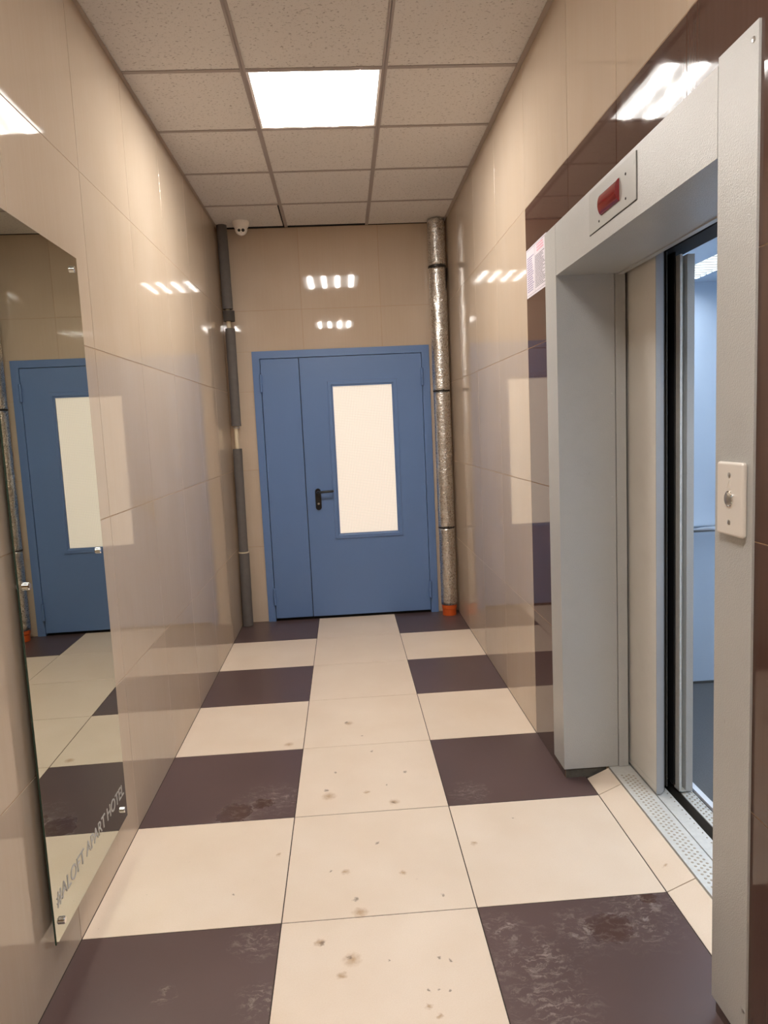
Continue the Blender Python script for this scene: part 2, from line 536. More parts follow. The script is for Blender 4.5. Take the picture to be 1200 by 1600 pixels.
wr = boxes('wall_right', [(XR + GR, XR + 0.2, OP1, YB, 0, ZT), (XR + GR, XR + 0.2, TILED_FROM, OP0, 0, ZT), (XR + GR, XR + 0.2, OP0, OP1, 2.03, ZT),
                          (XR, XR + 0.2, YF, TILED_FROM, 0, ZT)], M['wall_grout'])
tag(wr, 'right corridor wall of beige tiles with a brown tiled surround', None, None, 'structure')
ycols = [(3.0, YB), (2.4, 3.0), (1.8, 2.4), (1.2, 1.8)]
for (z0, z1) in zrows:
    for (y0, y1) in ycols:
        tile('right', 'wall_tile', y0, y1, z0, z1, XR, M['wall_tile'], wr, jit=0.0002)
for (y0, y1) in ((.6, 1.2), (.145, .6), (-.29, .145), (-.9, -.29), (-1.5, -.9)):
    tile('right', 'wall_tile', y0, y1, 2.402, 3.0, XR, M['wall_tile'], wr)
for (z0, z1) in zrows[:3]:
    tile('right', 'wall_tile', OP1, 1.2, z0, z1, XR, M['brown_tile'], wr)
    tile('right', 'wall_tile', -0.9, OP0, z0, z1, XR, M['brown_tile'], wr)
    tile('right', 'wall_tile', -1.5, -0.9, z0, z1, XR, M['wall_tile'], wr)
    tile('right', 'wall_tile', -1.8, -1.5, z0, z1, XR, M['wall_tile'], wr)
tile('right', 'wall_tile', -1.5, -0.9, 1.801, 2.402, XR, M['wall_tile'], wr)
tile('right', 'wall_tile', -1.8, -1.5, 1.801, 2.402, XR, M['wall_tile'], wr)
tile('right', 'wall_tile', -1.8, -1.5, 2.402, 3.0, XR, M['wall_tile'], wr)
# L-shaped brown tiles at the two upper corners of the opening, strips between them
def poly_tile(pts, side_x, mat, parent, t=0.009):
    bm = bmesh.new()
    f = [bm.verts.new((side_x, y, z)) for (y, z) in pts]
    b = [bm.verts.new((side_x + t, y, z)) for (y, z) in pts]
    bm.faces.new(f); bm.faces.new(list(reversed(b)))
    for i in range(len(pts)):
        j = (i + 1) % len(pts)
        bm.faces.new((f[i], f[j], b[j], b[i]))
    return link('wall_tile', finish(bm, 'wall_tile_cut'), mat, parent)
g = 0.0011
poly_tile([(OP1, 1.801 + g), (1.2 - g, 1.801 + g), (1.2 - g, 2.402 - g), (.6 + g, 2.402 - g), (.6 + g, 2.03), (OP1, 2.03)], XR, M['brown_tile'], wr)
poly_tile([(-.9 + g, 1.801 + g), (OP0, 1.801 + g), (OP0, 2.03), (-.29 - g, 2.03), (-.29 - g, 2.402 - g), (-.9 + g, 2.402 - g)], XR, M['brown_tile'], wr)
tile('right', 'wall_tile', .145, .6, 2.03, 2.402, XR, M['brown_tile'], wr)
tile('right', 'wall_tile', -.29, .145, 2.03, 2.402, XR, M['brown_tile'], wr)
# raw masonry that shows in the gap under the portal
boxes('rough_edge', [(XR + 0.002, 1.285, OP1 - 0.002, OP1 + 0.02, -0.02, 0.039), (XR + 0.002, 1.285, OP0 - 0.02, OP0 + 0.002, -0.02, 0.039)], M['concrete'], wr)
wf = boxes('wall_front', [(XL - 0.2, XR + 0.2, YF - 0.2, YF, 0, ZT)], M['wall_plain'])
tag(wf, 'plain beige wall at the near end of the corridor', None, None, 'structure')

# ------------------------------------------------------------------ ceiling
L1, L2, C1 = -0.0786, 0.5214, 1.2048
ceil = boxes('ceiling', [(XL - 0.2, XR + 0.2, YF - 0.2, YB + 0.2, ZT, ZT + 0.1)], M['shaft'])
tag(ceil, 'suspended ceiling of white mineral fibre tiles in a metal grid', None, None, 'structure')
BW = 0.012
crow = [C1 + T * k for k in range(-9, 4)]
edges = [YF] + crow + [YB]
lamps_rows = {crow.index(c) for c in crow if abs(c - C1) < 1e-6 or abs(c - (C1 - 5 * T)) < 1e-6}
for x in (L1, L2):
    boxes('grid_bar', [(x - BW, x + BW, YF, YB - 0.004, H, H + 0.0015), (x - 0.001, x + 0.001, YF, YB - 0.004, H, H + 0.03)], M['grid_white'], ceil)
for c in crow:
    for (x0, x1) in ((XL, L1 - BW), (L1 + BW, L2 - BW), (L2 + BW, XR)):
        boxes('grid_bar', [(x0 + 0.0005, x1 - 0.0005, c - BW, c + BW, H + 0.0004, H + 0.0019), (x0, x1, c - 0.001, c + 0.001, H, H + 0.03)], M['grid_white'], ceil)
for i, (y0, y1) in enumerate(zip(edges, edges[1:])):
    for ci, (x0, x1) in enumerate(((XL, L1), (L1, L2), (L2, XR))):
        if ci == 1 and i - 1 in lamps_rows:
            continue
        ya, yb = y0 + 0.003, y1 - 0.003
        xa, xb = x0 + 0.003, x1 - 0.003
        z = H + 0.003
        if i == len(edges) - 2:
            yb = YB - (0.034, 0.036, 0.010)[ci]
            if ci == 0: xb = L1 - BW - 0.010
        tile('ceiling', 'ceiling_tile', xa, xb, ya, yb, z, M['ceiling_tile'], ceil, gap=0.0, t=0.014, ch=0.002)
tr1 = tag(boxes('trim_1', [(XR - 0.022, XR - 0.0005, YF, YB - 0.16, H - 0.002, H - 0.0005), (XR - 0.0025, XR - 0.0005, YF, YB - 0.16, H - 0.0005, H + 0.02)], M['trim_dark']),
          'thin painted edge trim where ceiling meets right wall', None, None, 'structure')
tr2 = tag(boxes('trim_2', [(XL + 0.0005, XL + 0.016, YF, YB - 0.10, H - 0.002, H - 0.0005)], M['trim_dark']),
          'thin painted edge trim where ceiling meets left wall', None, None, 'structure')

# ------------------------------------------------------------------ ceiling lights
def ceiling_light(yc, label):
    root = empty('ceiling_light', ((L1 + L2) / 2, yc, H))
    cx = root.location.x
    def put(o):
        o.parent = root
        return o
    put(boxes('lamp_frame', [(-.288, -.279, -.288, .288, .002, .012), (.279, .288, -.288, .288, .002, .012), (-.279, .279, -.288, -.279, .002, .012), (-.279, .279, .279, .288, .002, .012)], M['panel_white']))
    bm = bmesh.new()
    vs = [bm.verts.new(p) for p in ((-.279, -.279, .006), (.279, -.279, .006), (.279, .279, .006), (-.279, .279, .006))]
    bm.faces.new(list(reversed(vs)))
    me = bpy.data.meshes.new('diffuser'); bm.to_mesh(me); bm.free()
    d = put(link('diffuser', me, M['led'])); d['label'] = 'glowing white diffuser over four light bars'
    put(boxes('housing', [(-.285, .285, -.285, .285, .03, .07)], M['panel_white']))
    return tag(root, label, 'ceiling light', 'square panel lights set in the ceiling')
ceiling_light(C1 + 0.3, 'bright square panel light set in the suspended ceiling')
ceiling_light(C1 + 0.3 - 5 * T, 'second square panel light, seen only as the lower mirror image in the end wall')

# ------------------------------------------------------------------ blue door
door = empty('door_1', (0.28, YB, 0))
tag(door, 'blue double-leaf metal door with a wired glass pane', None, None, 'structure')
def dpart(o, par=None):
    p = par or door
    if p is door:
        return offset_parent(o, door)
    o.parent = p
    return o
FY = YB - 0.012                                    # face of the door frame
LX0, LXS, LX1, LZ0, LZ1 = -0.337, -0.042, 0.892, 0.022, 2.040
dpart(boxes('door_frame', [(DX0, LX0 - .004, FY, YB + 0.05, 0, DZ), (LX1 + .004, DX1, FY, YB + 0.05, 0, DZ), (LX0 - .004, LX1 + .004, FY, YB + 0.05, LZ1 + .005, DZ)], M['blue_paint']))
dpart(boxes('gap_shade_sheet', [(LX0 - .004, LX1 + .004, YB + 0.035, YB + 0.05, 0, LZ1 + .004)], M['rubber_gap_shade']))  # black sheet behind both leaves, painting the shade in their gaps
narrow = dpart(box('door_leaf', LX0 + .001, LXS - .006, FY + .003, YB + .03, LZ0, LZ1, M['blue_paint'], None, 0.0015, 1))
narrow['label'] = 'narrow fixed leaf'
GX0, GX1, GZ0, GZ1 = 0.203, 0.657, 0.674, 1.815
leaf = dpart(boxes('door_leaf', [(LXS, GX0, FY + .003, YB + .03, LZ0, LZ1), (GX1, LX1, FY + .003, YB + .03, LZ0, LZ1), (GX0, GX1, FY + .003, YB + .03, LZ0, GZ0), (GX0, GX1, FY + .003, YB + .03, GZ1, LZ1)], M['blue_paint']))
leaf['label'] = 'wide leaf with glass pane and black handle'
def sub(o, par):
    o.parent = par
    o.matrix_parent_inverse = Matrix.Translation(par.parent.location if par.parent else Vector((0, 0, 0))).inverted() if False else Matrix.Identity(4)
    return o
# glazing bead: raised border with sloped inner edge
bm = bmesh.new()
yo = FY + .003
def rect(d, y):
    return [bm.verts.new(p) for p in ((GX0 - d, y, GZ0 - d), (GX1 + d, y, GZ0 - d), (GX1 + d, y, GZ1 + d), (GX0 - d, y, GZ1 + d))]
rs = [rect(.040, yo), rect(.038, yo - .008), rect(.014, yo - .008), rect(.011, yo - .003), rect(.000, yo + .004), rect(.000, yo + .02)]
for a, b in zip(rs, rs[1:]):
    for i in range(4):
        j = (i + 1) % 4
        bm.faces.new((a[i], a[j], b[j], b[i]))
sub(link('glazing_bead', finish(bm, 'glazing_bead'), M['blue_paint']), leaf)
sub(box('glass_pane', GX0 - .002, GX1 + .002, yo + .012, yo + .018, GZ0 - .002, GZ1 + .002, M['wired_glass']), leaf)['label'] = 'bright wired glass pane'
# handle
def stadium(w, h, n=10):
    pts = []
    r = w / 2
    for s, c in ((1, h / 2 - r), (-1, -(h / 2 - r))):
        for i in range(n + 1):
            a = math.pi * i / n if s > 0 else math.pi + math.pi * i / n
            pts.append((r * math.cos(a), c + r * math.sin(a)))
    return pts
bm = bmesh.new()
st = stadium(0.046, 0.168)
a = [bm.verts.new((0.046 + x, yo, 0.953 + z)) for x, z in st]
b = [bm.verts.new((0.046 + x, yo - .009, 0.953 + z)) for x, z in st]
c2 = [bm.verts.new((0.046 + x * .88, yo - .012, 0.953 + z * .97)) for x, z in st]
for lo, hi in ((a, b), (b, c2)):
    for i in range(len(st)):
        j = (i + 1) % len(st)
        bm.faces.new((lo[i], lo[j], hi[j], hi[i]))
bm.faces.new(c2); bm.faces.new(a)
sub(link('handle_plate', finish(bm, 'handle_plate'), M['black']), leaf)
def tube(bm, path, rad, n=12):
    rings = []
    for i, p in enumerate(path):
        p = Vector(p)
        d = (Vector(path[min(i + 1, len(path) - 1)]) - Vector(path[max(i - 1, 0)])).normalized()
        u = d.orthogonal().normalized() if abs(d.z) > 0.9 else d.cross(Vector((0, 0, 1))).normalized()
        w = d.cross(u)
        rings.append([bm.verts.new(p + rad * (math.cos(2 * math.pi * k / n) * u + math.sin(2 * math.pi * k / n) * w)) for k in range(n)])
    for a, b in zip(rings, rings[1:]):
        for k in range(n):
            bm.faces.new((a[k], a[(k + 1) % n], b[(k + 1) % n], b[k]))
    bm.faces.new(rings[0]); bm.faces.new(rings[-1])
bm = bmesh.new()
hz = 1.010
tube(bm, [(0.046, yo - .008, hz), (0.046, yo - .045, hz), (0.050, yo - .054, hz), (0.058, yo - .058, hz), (0.10, yo - .058, hz + .003), (0.150, yo - .058, hz + .004), (0.160, yo - .054, hz + .004), (0.163, yo - .040, hz + .004)], 0.0095)
sub(link('handle_lever', finish(bm, 'handle_lever', True), M['black']), leaf)
sub(lathe('key_cylinder', [(0.0085, 0.002), (0.0085, -0.0165), (0.007, -0.018)], M['steel'], None, 16, 'y', (0.046, yo, 0.918)), leaf)
for (hx, hz0, hz1, par) in ((LX0 - .002, 1.795, 1.925, narrow), (LX0 - .002, 0.135, 0.265, narrow), (LX1 + .002, 1.795, 1.925, leaf), (LX1 + .002, 0.125, 0.255, leaf)):
    mid = (hz0 + hz1) / 2
    h = lathe('hinge', [(0.005, hz0 - .004), (0.0105, hz0), (0.0105, mid - .002), (0.008, mid - .0015), (0.008, mid + .0015), (0.0105, mid + .002), (0.0105, hz1), (0.005, hz1 + .004)], M['blue_paint'], None, 14, 'z', (hx, FY - .010, 0))
    sub(h, par)

# ------------------------------------------------------------------ insulated pipe, left corner
pipe = empty('insulated_pipe', (-0.540, YB - 0.095, 0))
tag(pipe, 'riser pipe in dark grey foam sleeves in the left far corner', 'pipe')
def pz(name, z0, z1, r, mat, dx0=0.0, dx1=0.0, wob=0.0, lab=None):
    bm = bmesh.new()
    n = 22
    steps = max(2, int((z1 - z0) / 0.05))
    rings = []
    for s in range(steps + 1):
        t_ = s / steps
        z = z0 + (z1 - z0) * t_
        ph = random.random() * 6
        rr = r * (1 + wob * random.uniform(-1, 1))
        rings.append([bm.verts.new((dx0 + (dx1 - dx0) * t_ + rr * math.cos(2 * math.pi * k / n), rr * math.sin(2 * math.pi * k / n), z)) for k in range(n)])
    for a_, b_ in zip(rings, rings[1:]):
        for k in range(n):
            bm.faces.new((a_[k], a_[(k + 1) % n], b_[(k + 1) % n], b_[k]))
    bm.faces.new(rings[0]); bm.faces.new(rings[-1])
    o = link(name, finish(bm, name, True), mat, pipe)
    o.modifiers.new('edge_split', 'EDGE_SPLIT').split_angle = math.radians(50)
    if lab: o['label'] = lab
    return o
pz('bare_pipe', 0.0, 3.1, 0.016, M['pvc'], 0.0, 0.0, 0, 'cream plastic pipe showing between the sleeves')
pz('foam_sleeve', 2.405, 3.06, 0.038, M['foam'], 0.002, -0.004, 0.02)
pz('foam_collar', 2.318, 2.392, 0.043, M['foam_dark'], 0.006, 0.006, 0.01)
pz('foam_sleeve', 1.545, 2.265, 0.036, M['foam'], 0.005, 0.008, 0.02)
pz('foam_sleeve', 0.588, 1.375, 0.035, M['foam'], -0.006, 0.000, 0.02)
pz('foam_sleeve', 0.004, 0.580, 0.040, M['foam'], -0.010, -0.004, 0.02)
pz('pipe_clip', 1.528, 1.538, 0.024, M['steel'], 0.004, 0.004)
pz('pipe_clip', 0.578, 0.586, 0.041, M['pvc'], -0.005, -0.005)

# ------------------------------------------------------------------ foil-wrapped duct, right corner
duct = empty('foil_wrapped_pipe', (1.029, YB - 0.105, 0))
tag(duct, 'vertical pipe wrapped in crumpled silver foil beside the blue door', 'pipe')
def foil(z0, z1, r, seed):
    rnd = random.Random(seed)
    bm = bmesh.new()
    n = 40
    steps = max(4, int((z1 - z0) / 0.02))
    ph = [(rnd.uniform(0, 6.28), rnd.uniform(3, 9), rnd.uniform(8, 40)) for _ in range(6)]
    rings = []
    for s in range(steps + 1):
        z = z0 + (z1 - z0) * s / steps
        ring = []
        for k in range(n):
            a = 2 * math.pi * k / n
            d = sum(math.sin(p + round(q) * a + w * z) for p, q, w in ph) / 6
            rr = r + 0.0022 * d + rnd.uniform(-1, 1) * 0.0007
            ring.append(bm.verts.new((rr * math.cos(a), rr * math.sin(a), z)))
        rings.append(ring)
    for a_, b_ in zip(rings, rings[1:]):
        for k in range(n):
            bm.faces.new((a_[k], a_[(k + 1) % n], b_[(k + 1) % n], b_[k]))
    bm.faces.new(rings[0]); bm.faces.new(rings[-1])
    return link('foil_wrap', finish(bm, 'foil_wrap', True), M['foil'], duct)
foil(2.66, 2.992, 0.064, 1); foil(1.745, 2.648, 0.064, 2); foil(0.70, 1.735, 0.062, 3); foil(0.085, 0.69, 0.061, 4)
def band(z, h, mat, r=0.0655):
    lathe('tie_band', [(r - .003, z - h), (r, z - h * .6), (r, z + h * .6), (r - .003, z + h)], mat, duct, 36)
band(2.654, 0.009, M['tape_dark'], 0.068); band(1.740, 0.006, M['tape_dark']); band(0.695, 0.006, M['tape_dark'], 0.064)
# loose foil flap, coloured dark for the shaded tear under the upper band
bm = bmesh.new()
fl = []
for s in range(7):
    t_ = s / 6
    z = 2.64 - 0.17 * t_
    w0 = 0.030 * (1 - t_) + 0.002
    a0 = math.radians(-35)
    row = []
    for q in range(3):
        aa = a0 + (q / 2) * w0 / 0.064
        rr = 0.0675 + 0.010 * (q / 2) * (1 - t_)
        row.append(bm.verts.new((rr * math.cos(aa), rr * math.sin(aa), z)))
    fl.append(row)
for a_, b_ in zip(fl, fl[1:]):
    for q in range(2):
        bm.faces.new((a_[q], a_[q + 1], b_[q + 1], b_[q]))
bmesh.ops.solidify(bm, geom=list(bm.faces), thickness=0.0008)
link('dark_foil_flap', finish(bm, 'dark_foil_flap'), M['tape_dark'], duct)
soc = lathe('pipe_socket', [(0.054, 0.0), (0.054, 0.05), (0.058, 0.055), (0.058, 0.085), (0.05, 0.088)], M['orange'], duct, 36)
soc['label'] = 'orange plastic socket at the foot'

# ------------------------------------------------------------------ security camera
sec = empty('security_camera', (-0.393, 3.375, H + 0.002))
tag(sec, 'small white dome security camera on the ceiling in the far left corner', 'camera')
lathe('mount', [(0.054, 0.0), (0.054, -0.010), (0.051, -0.020), (0.046, -0.034), (0.044, -0.037), (0.036, -0.037)], M['white_plastic'], sec, 36)
sec.scale = (1.12, 1.12, 1.12)
def ball(name, r, mat, par, mw, cut=None, n=28, k=16):
    bm = bmesh.new()
    bmesh.ops.create_uvsphere(bm, u_segments=n, v_segments=k, radius=r)
    if cut is not None:
        bmesh.ops.bisect_plane(bm, geom=list(bm.verts) + list(bm.edges) + list(bm.faces), plane_co=(0, 0, cut), plane_no=(0, 0, 1), clear_outer=True)
        bmesh.ops.holes_fill(bm, edges=[e for e in bm.edges if e.is_boundary])
    return link(name, finish(bm, name, True), mat, par, mw)
to_cam = (Vector(CAM_POS) - Vector((-0.393, 3.375, H - 0.045)))
d = Vector((to_cam.x * 0.8, to_cam.y, to_cam.z - 2.0)).normalized()
q = d.to_track_quat('Z', 'Y').to_matrix().to_4x4()
eye = Matrix.Translation((0, 0, -0.046)) @ q
b_ = ball('eyeball', 0.040, M['white_plastic'], sec, eye, 0.030)
b_.modifiers.new('edge_split', 'EDGE_SPLIT').split_angle = math.radians(30)
for sx, r_ in ((-0.0125, 0.0095), (0.0125, 0.0105)):
    o = lathe('lens', [(r_, 0.0), (r_, 0.0015), (r_ * .8, 0.002), (r_ * .75, 0.0008)], M['black'], b_, 20, 'z', (sx, 0.004, 0.030))
lathe('infrared_dot', [(0.003, 0), (0.003, 0.001)], M['steel'], b_, 10, 'z', (0, -0.013, 0.030))

# ------------------------------------------------------------------ wall mirror with lettering
MX, MY0, MY1, MZ0, MZ1 = XL + 0.025, -0.222, 0.432, 0.150, 2.072
mir = empty('wall_mirror', (XL, (MY0 + MY1) / 2, MZ0))
tag(mir, 'tall frameless mirror on the left wall held by chrome standoffs', 'mirror')
bk = offset_parent(box('mirror_backing', MX - .005, MX - .0006, MY0, MY1, MZ0, MZ1, M['mirror_edge']), mir)
gl = offset_parent(box('mirror_glass', MX - .0006, MX, MY0 + .0006, MY1 - .0006, MZ0 + .0006, MZ1 - .0006, M['mirror']), mir)
for (y, z) in ((0.383, 2.026), (0.383, 1.115), (-0.180, 1.116), (0.384, 0.196), (-0.178, 0.191), (-0.180, 2.026)):
    offset_parent(lathe('standoff_screw', [(0.006, XL), (0.006, MX - .001), (0.010, MX), (0.010, MX + .008), (0.008, MX + .010)], M['chrome'], None, 20, 'x', (0, y, z)), mir)
cu = bpy.data.curves.new('lettering', 'FONT')
cu.body = '#ALOFT APART HOTEL'
cu.size = 0.063
cu.extrude = 0.0004
cu.space_character = 1.0
to = bpy.data.objects.new('lettering_source', cu)
COL.objects.link(to)
dg = bpy.context.evaluated_depsgraph_get()
me = bpy.data.meshes.new_from_object(to.evaluated_get(dg))
bpy.data.objects.remove(to)
xs = [v.co.x for v in me.vertices]
x0, x1 = min(xs), max(xs)
sx = 0.608 / (x1 - x0)
zs = [v.co.y for v in me.vertices]; z0 = min(zs); zh = max(zs) - z0
for v in me.vertices:
    x, y, z = v.co
    v.co = (MX + 0.0006 + z, -0.196 + (x - x0) * sx, 0.236 + (y - z0) * (0.046 / zh))
me.materials.clear()
bm = bmesh.new(); bm.from_mesh(me); bm.verts.ensure_lookup_table()
bmesh.ops.remove_doubles(bm, verts=bm.verts, dist=1e-6)
seen = set()
for v0 in list(bm.verts):
    if v0 in seen: continue
    stack, isl = [v0], []
    seen.add(v0)
    while stack:
        v = stack.pop(); isl.append(v)
        for e in v.link_edges:
            w = e.other_vert(v)
            if w not in seen:
                seen.add(w); stack.append(w)
    b2 = bmesh.new()
    mp = {v: b2.verts.new(v.co) for v in isl}
    for f in {f for v in isl for f in v.link_faces}:
        b2.faces.new([mp[v] for v in f.verts])
    offset_parent(link('letter', finish(b2, 'letter'), M['etched']), mir)
bm.free()
bpy.data.meshes.remove(me)
mir.rotation_euler.z = 0.0113         # the near edge stands a little further off the wall

# ------------------------------------------------------------------ elevator portal
FX = 1.106
P0, P1, PO0, PO1, PZ, PT = -0.445, 0.745, -0.595, 0.888, 2.025, 2.213
PB = 0.040
port = empty('elevator_portal', (FX, 0.15, PB))
tag(port, 'light grey painted metal portal framing the open elevator doorway', 'door frame')
def pp(o, lab=None):
    if lab: o['label'] = lab
    return offset_parent(o, port)
pp(box('jamb', FX, XR + .2, P1, PO1, PB, PT, M['frame_paint'], None, 0.002, 2)) if False else None
# far jamb: corridor face and the reveal behind it
pp(boxes('jamb', [(FX, FX + .0055, P1, PO1, PB, PT), (FX + .0056, 1.333, P1 + .0002, P1 + .004, PB, PZ + .003)], M['frame_paint']), 'far jamb with its deep reveal')
pp(boxes('jamb', [(FX, FX + .0055, PO0, P0, PB, 2.228), (FX + .0056, 1.333, P0 - .004, P0 - .0002, PB, PZ + .003)], M['frame_paint']), 'near jamb carrying the call button')
pp(boxes('header', [(FX, FX + .0055, P0 + .003, P1 - .003, PZ, PT), (FX + .0056, 1.345, P0 + .0005, P1 - .0005, PZ + .0002, PZ + .004)], M['frame_paint']), 'header with its soffit')
pp(boxes('jamb_lining', [(1.335, 1.374, P1 - .006, P1 + .004, PB, PZ + .01)], M['frame_paint']))
pp(boxes('jamb_lining', [(1.335, 1.374, P0 - .004, P0 + .006, PB, PZ + .01)], M['frame_paint']))
pp(boxes('soffit_lip', [(1.346, 1.366, P0, P1, PZ - .004, PZ + .012)], M['frame_paint']))
def screw(c, axis, r=0.004, mat='steel', sgn=-1):
    return lathe('screw', [(r, 0), (r, sgn * .0012), (r * .6, sgn * .002)], M[mat], None, 10, axis, c)
for z in (1.97, 1.57, 1.164, .732, .173):
    pp(screw((1.319, P1, z), 'y', 0.0032))
pp(screw((FX, -0.577, 2.198), 'x', 0.006)); pp(screw((FX, -0.585, 0.118), 'x', 0.005))

# floor indicator on the header
ind = empty('floor_indicator', (FX, 0.17, 2.07))
tag(ind, 'red lens indicator on a grey plate over the elevator doorway', 'indicator')
def ip(o): return offset_parent(o, ind)
ip(boxes('plate_shadow_gap', [(FX - .0006, FX, -0.018, 0.362, 2.069, 2.200)], M['rubber_gap_shade']))
ip(box('plate', FX - .0035, FX - .0006, -0.016, 0.360, 2.071, 2.200, M['plate'], None, 0.0008, 1))
bm = bmesh.new()
n = 14
sec_ = [[], []]
for side, y in ((0, 0.102), (1, 0.246)):
    for i in range(n + 1):
        a = math.pi * i / n
        sec_[side].append(bm.verts.new((FX - .003 - 0.014 * math.sin(a), y, 2.135 - 0.032 * math.cos(a))))
for i in range(n):
    bm.faces.new((sec_[0][i], sec_[0][i + 1], sec_[1][i + 1], sec_[1][i]))
bm.faces.new(sec_[0]); bm.faces.new(sec_[1]); bm.faces.new((sec_[0][0], sec_[1][0], sec_[1][n], sec_[0][n]))
lens = ip(link('red_lens', finish(bm, 'red_lens', True), M['red_lens']))
lens.modifiers.new('edge_split', 'EDGE_SPLIT').split_angle = math.radians(40)
for (y, z) in ((0.055, 2.162), (0.055, 2.095), (0.262, 2.162), (0.268, 2.092)):
    ip(screw((FX - .0035, y, z), 'x', 0.004, 'tape_dark'))

# call button on the near jamb
cb = empty('call_button', (FX, -0.508, 1.205))
tag(cb, 'ivory call button plate with round metal button on the near jamb', 'button panel')
def cp(o): return offset_parent(o, cb)
cp(box('plate', FX - .013, FX, -0.578, -0.474, 1.208, 1.369, M['button_plate'], None, 0.006, 4))
bx = FX - .013
cp(lathe('button_ring', [(0.0175, 0.001), (0.0175, -.002), (0.0155, -.003), (0.0150, -.001)], M['chrome'], None, 28, 'x', (bx, -0.527, 1.289)))
cp(lathe('button', [(0.0145, 0.001), (0.0145, -.002), (0.011, -.0045), (0.004, -.0052)], M['steel'], None, 28, 'x', (bx, -0.527, 1.289)))
for z in (1.341, 1.238):
    cp(lathe('screw', [(0.006, 0), (0.006, -.0006), (0.004, -.0015)], M['steel'], None, 14, 'x', (bx, -0.527, z)))
bm = bmesh.new()
tri = [(-0.527, 1.330), (-0.519, 1.311), (-0.535, 1.311)]
for i in range(3):
    (ya, za), (yb_, zb) = tri[i], tri[(i + 1) % 3]
    tube(bm, [(bx - .0001, ya, za), (bx - .0001, yb_, zb)], 0.0007, 6)
cp(link('up_mark', finish(bm, 'up_mark'), M['button_plate']))['label'] = 'small raised triangle outline'

# printed notice beside the portal
pa = empty('paper_notice', (XR, 1.04, 2.018))
tag(pa, 'white printed notice in two columns taped beside the elevator portal', 'notice')
def ap(o): return offset_parent(o, pa)
PX = XR - .0015
ap(box('sheet', PX, XR - .0002, 0.880, 1.190, 2.016, 2.221, M['paper']))
rnd = random.Random(3)
def lines(name, y_hi, y_lo, z_hi, z_lo, n, mat, ragged=0.3):
    bm = bmesh.new()
    for i in range(n):
        z = z_hi - (z_hi - z_lo) * (i + .5) / n
        h = (z_hi - z_lo) / n * 0.24
        y = y_hi
        end = y_lo + rnd.random() * ragged * (y_hi - y_lo)
        while y > end + .006:
            w = min(rnd.uniform(.008, .026), y - end)
            add_box(bm, PX - .0002, PX, y - w, y, z - h, z + h)
            y -= w + .0035
    ap(link(name, finish(bm, name), mat))
lines('print_column', 1.175, 1.062, 2.186, 2.036, 16, M['ink_violet'])
lines('print_column', 1.048, 0.892, 2.170, 2.036, 20, M['ink'])
lines('print_heading', 1.020, 0.915, 2.212, 2.178, 3, M['ink_red'], 0.1)
ap(boxes('print_border', [(PX - .0002, PX, .885, 1.184, 2.024, 2.0255), (PX - .0002, PX, .885, 1.184, 2.2140, 2.2155), (PX - .0002, PX, 1.0545, 1.0555, 2.0255, 2.2140)], M['ink']))

# ------------------------------------------------------------------ landing sill, car sill, doors
SZ = 0.038
def dots(name, x0, rows, pitch, y0, y1, mat, parent, r=0.0045):
    bm = bmesh.new()
    for i in range(rows):
        x = x0 + i * 0.0145
        y = y0 + (pitch / 2 if i % 2 else 0)
        while y < y1:
            top = [bm.verts.new((x + r * .6 * math.cos(k * math.pi / 3), y + r * .6 * math.sin(k * math.pi / 3), SZ + .0016)) for k in range(6)]
            bot = [bm.verts.new((x + r * math.cos(k * math.pi / 3), y + r * math.sin(k * math.pi / 3), SZ)) for k in range(6)]
            bm.faces.new(top)
            for k in range(6):
                bm.faces.new((bot[k], bot[(k + 1) % 6], top[(k + 1) % 6], top[k]))
            y += pitch
    o = offset_parent(link(name, finish(bm, name), mat), parent)
    o['kind'] = 'stuff'
    return o
sl = empty('landing_sill', (1.36, 0.15, 0.0))
tag(sl, 'dimpled metal threshold plate on the corridor side of the elevator doorway', 'door sill')
def sp(o): return offset_parent(o, sl)
sp(boxes('sill_plate', [(1.2955, 1.384, P0 - .05, P1 + .25, -.03, SZ)], M['sill']))
sp(boxes('sill_groove', [(1.384, 1.390, P0 - .05, P1 + .25, -.03, SZ - .008)], M['rubber_gap_shade']))
sp(boxes('sill_rail', [(1.390, 1.444, P0 - .05, P1 + .25, -.03, SZ - .002)], M['sill']))
dots('anti_slip_dimples', 1.318, 4, 0.021, P0 + .02, P1 - .07, M['sill_dark'], sl, 0.0052)
dots('rail_dimples', 1.432, 1, 0.03, P0 + .02, P1 - .07, M['sill_dark'], sl, 0.003)
cs = empty('car_sill', (1.51, 0.15, 0.0))
tag(cs, 'dimpled metal sill at the edge of the elevator cabin beyond the dark gap', 'door sill')
def kp(o): return offset_parent(o, cs)
kp(boxes('sill_plate', [(1.486, 1.532, -1.2, 1.45, -.05, SZ - .002)], M['sill']))
kp(boxes('sill_apron', [(1.4835, 1.4858, -1.2, 1.45, -.28, SZ - .004)], M['sill_side']))
kp(boxes('sill_groove', [(1.532, 1.544, -1.2, 1.45, -.05, SZ - .012)], M['rubber_gap_shade']))
kp(boxes('floor_edge_strip', [(1.544, 1.566, -1.2, 1.45, -.05, SZ)], M['cabin_white']))
dots('anti_slip_dimples', 1.496, 3, 0.021, P0 + .02, P1, M['sill_dark'], cs, 0.0045)

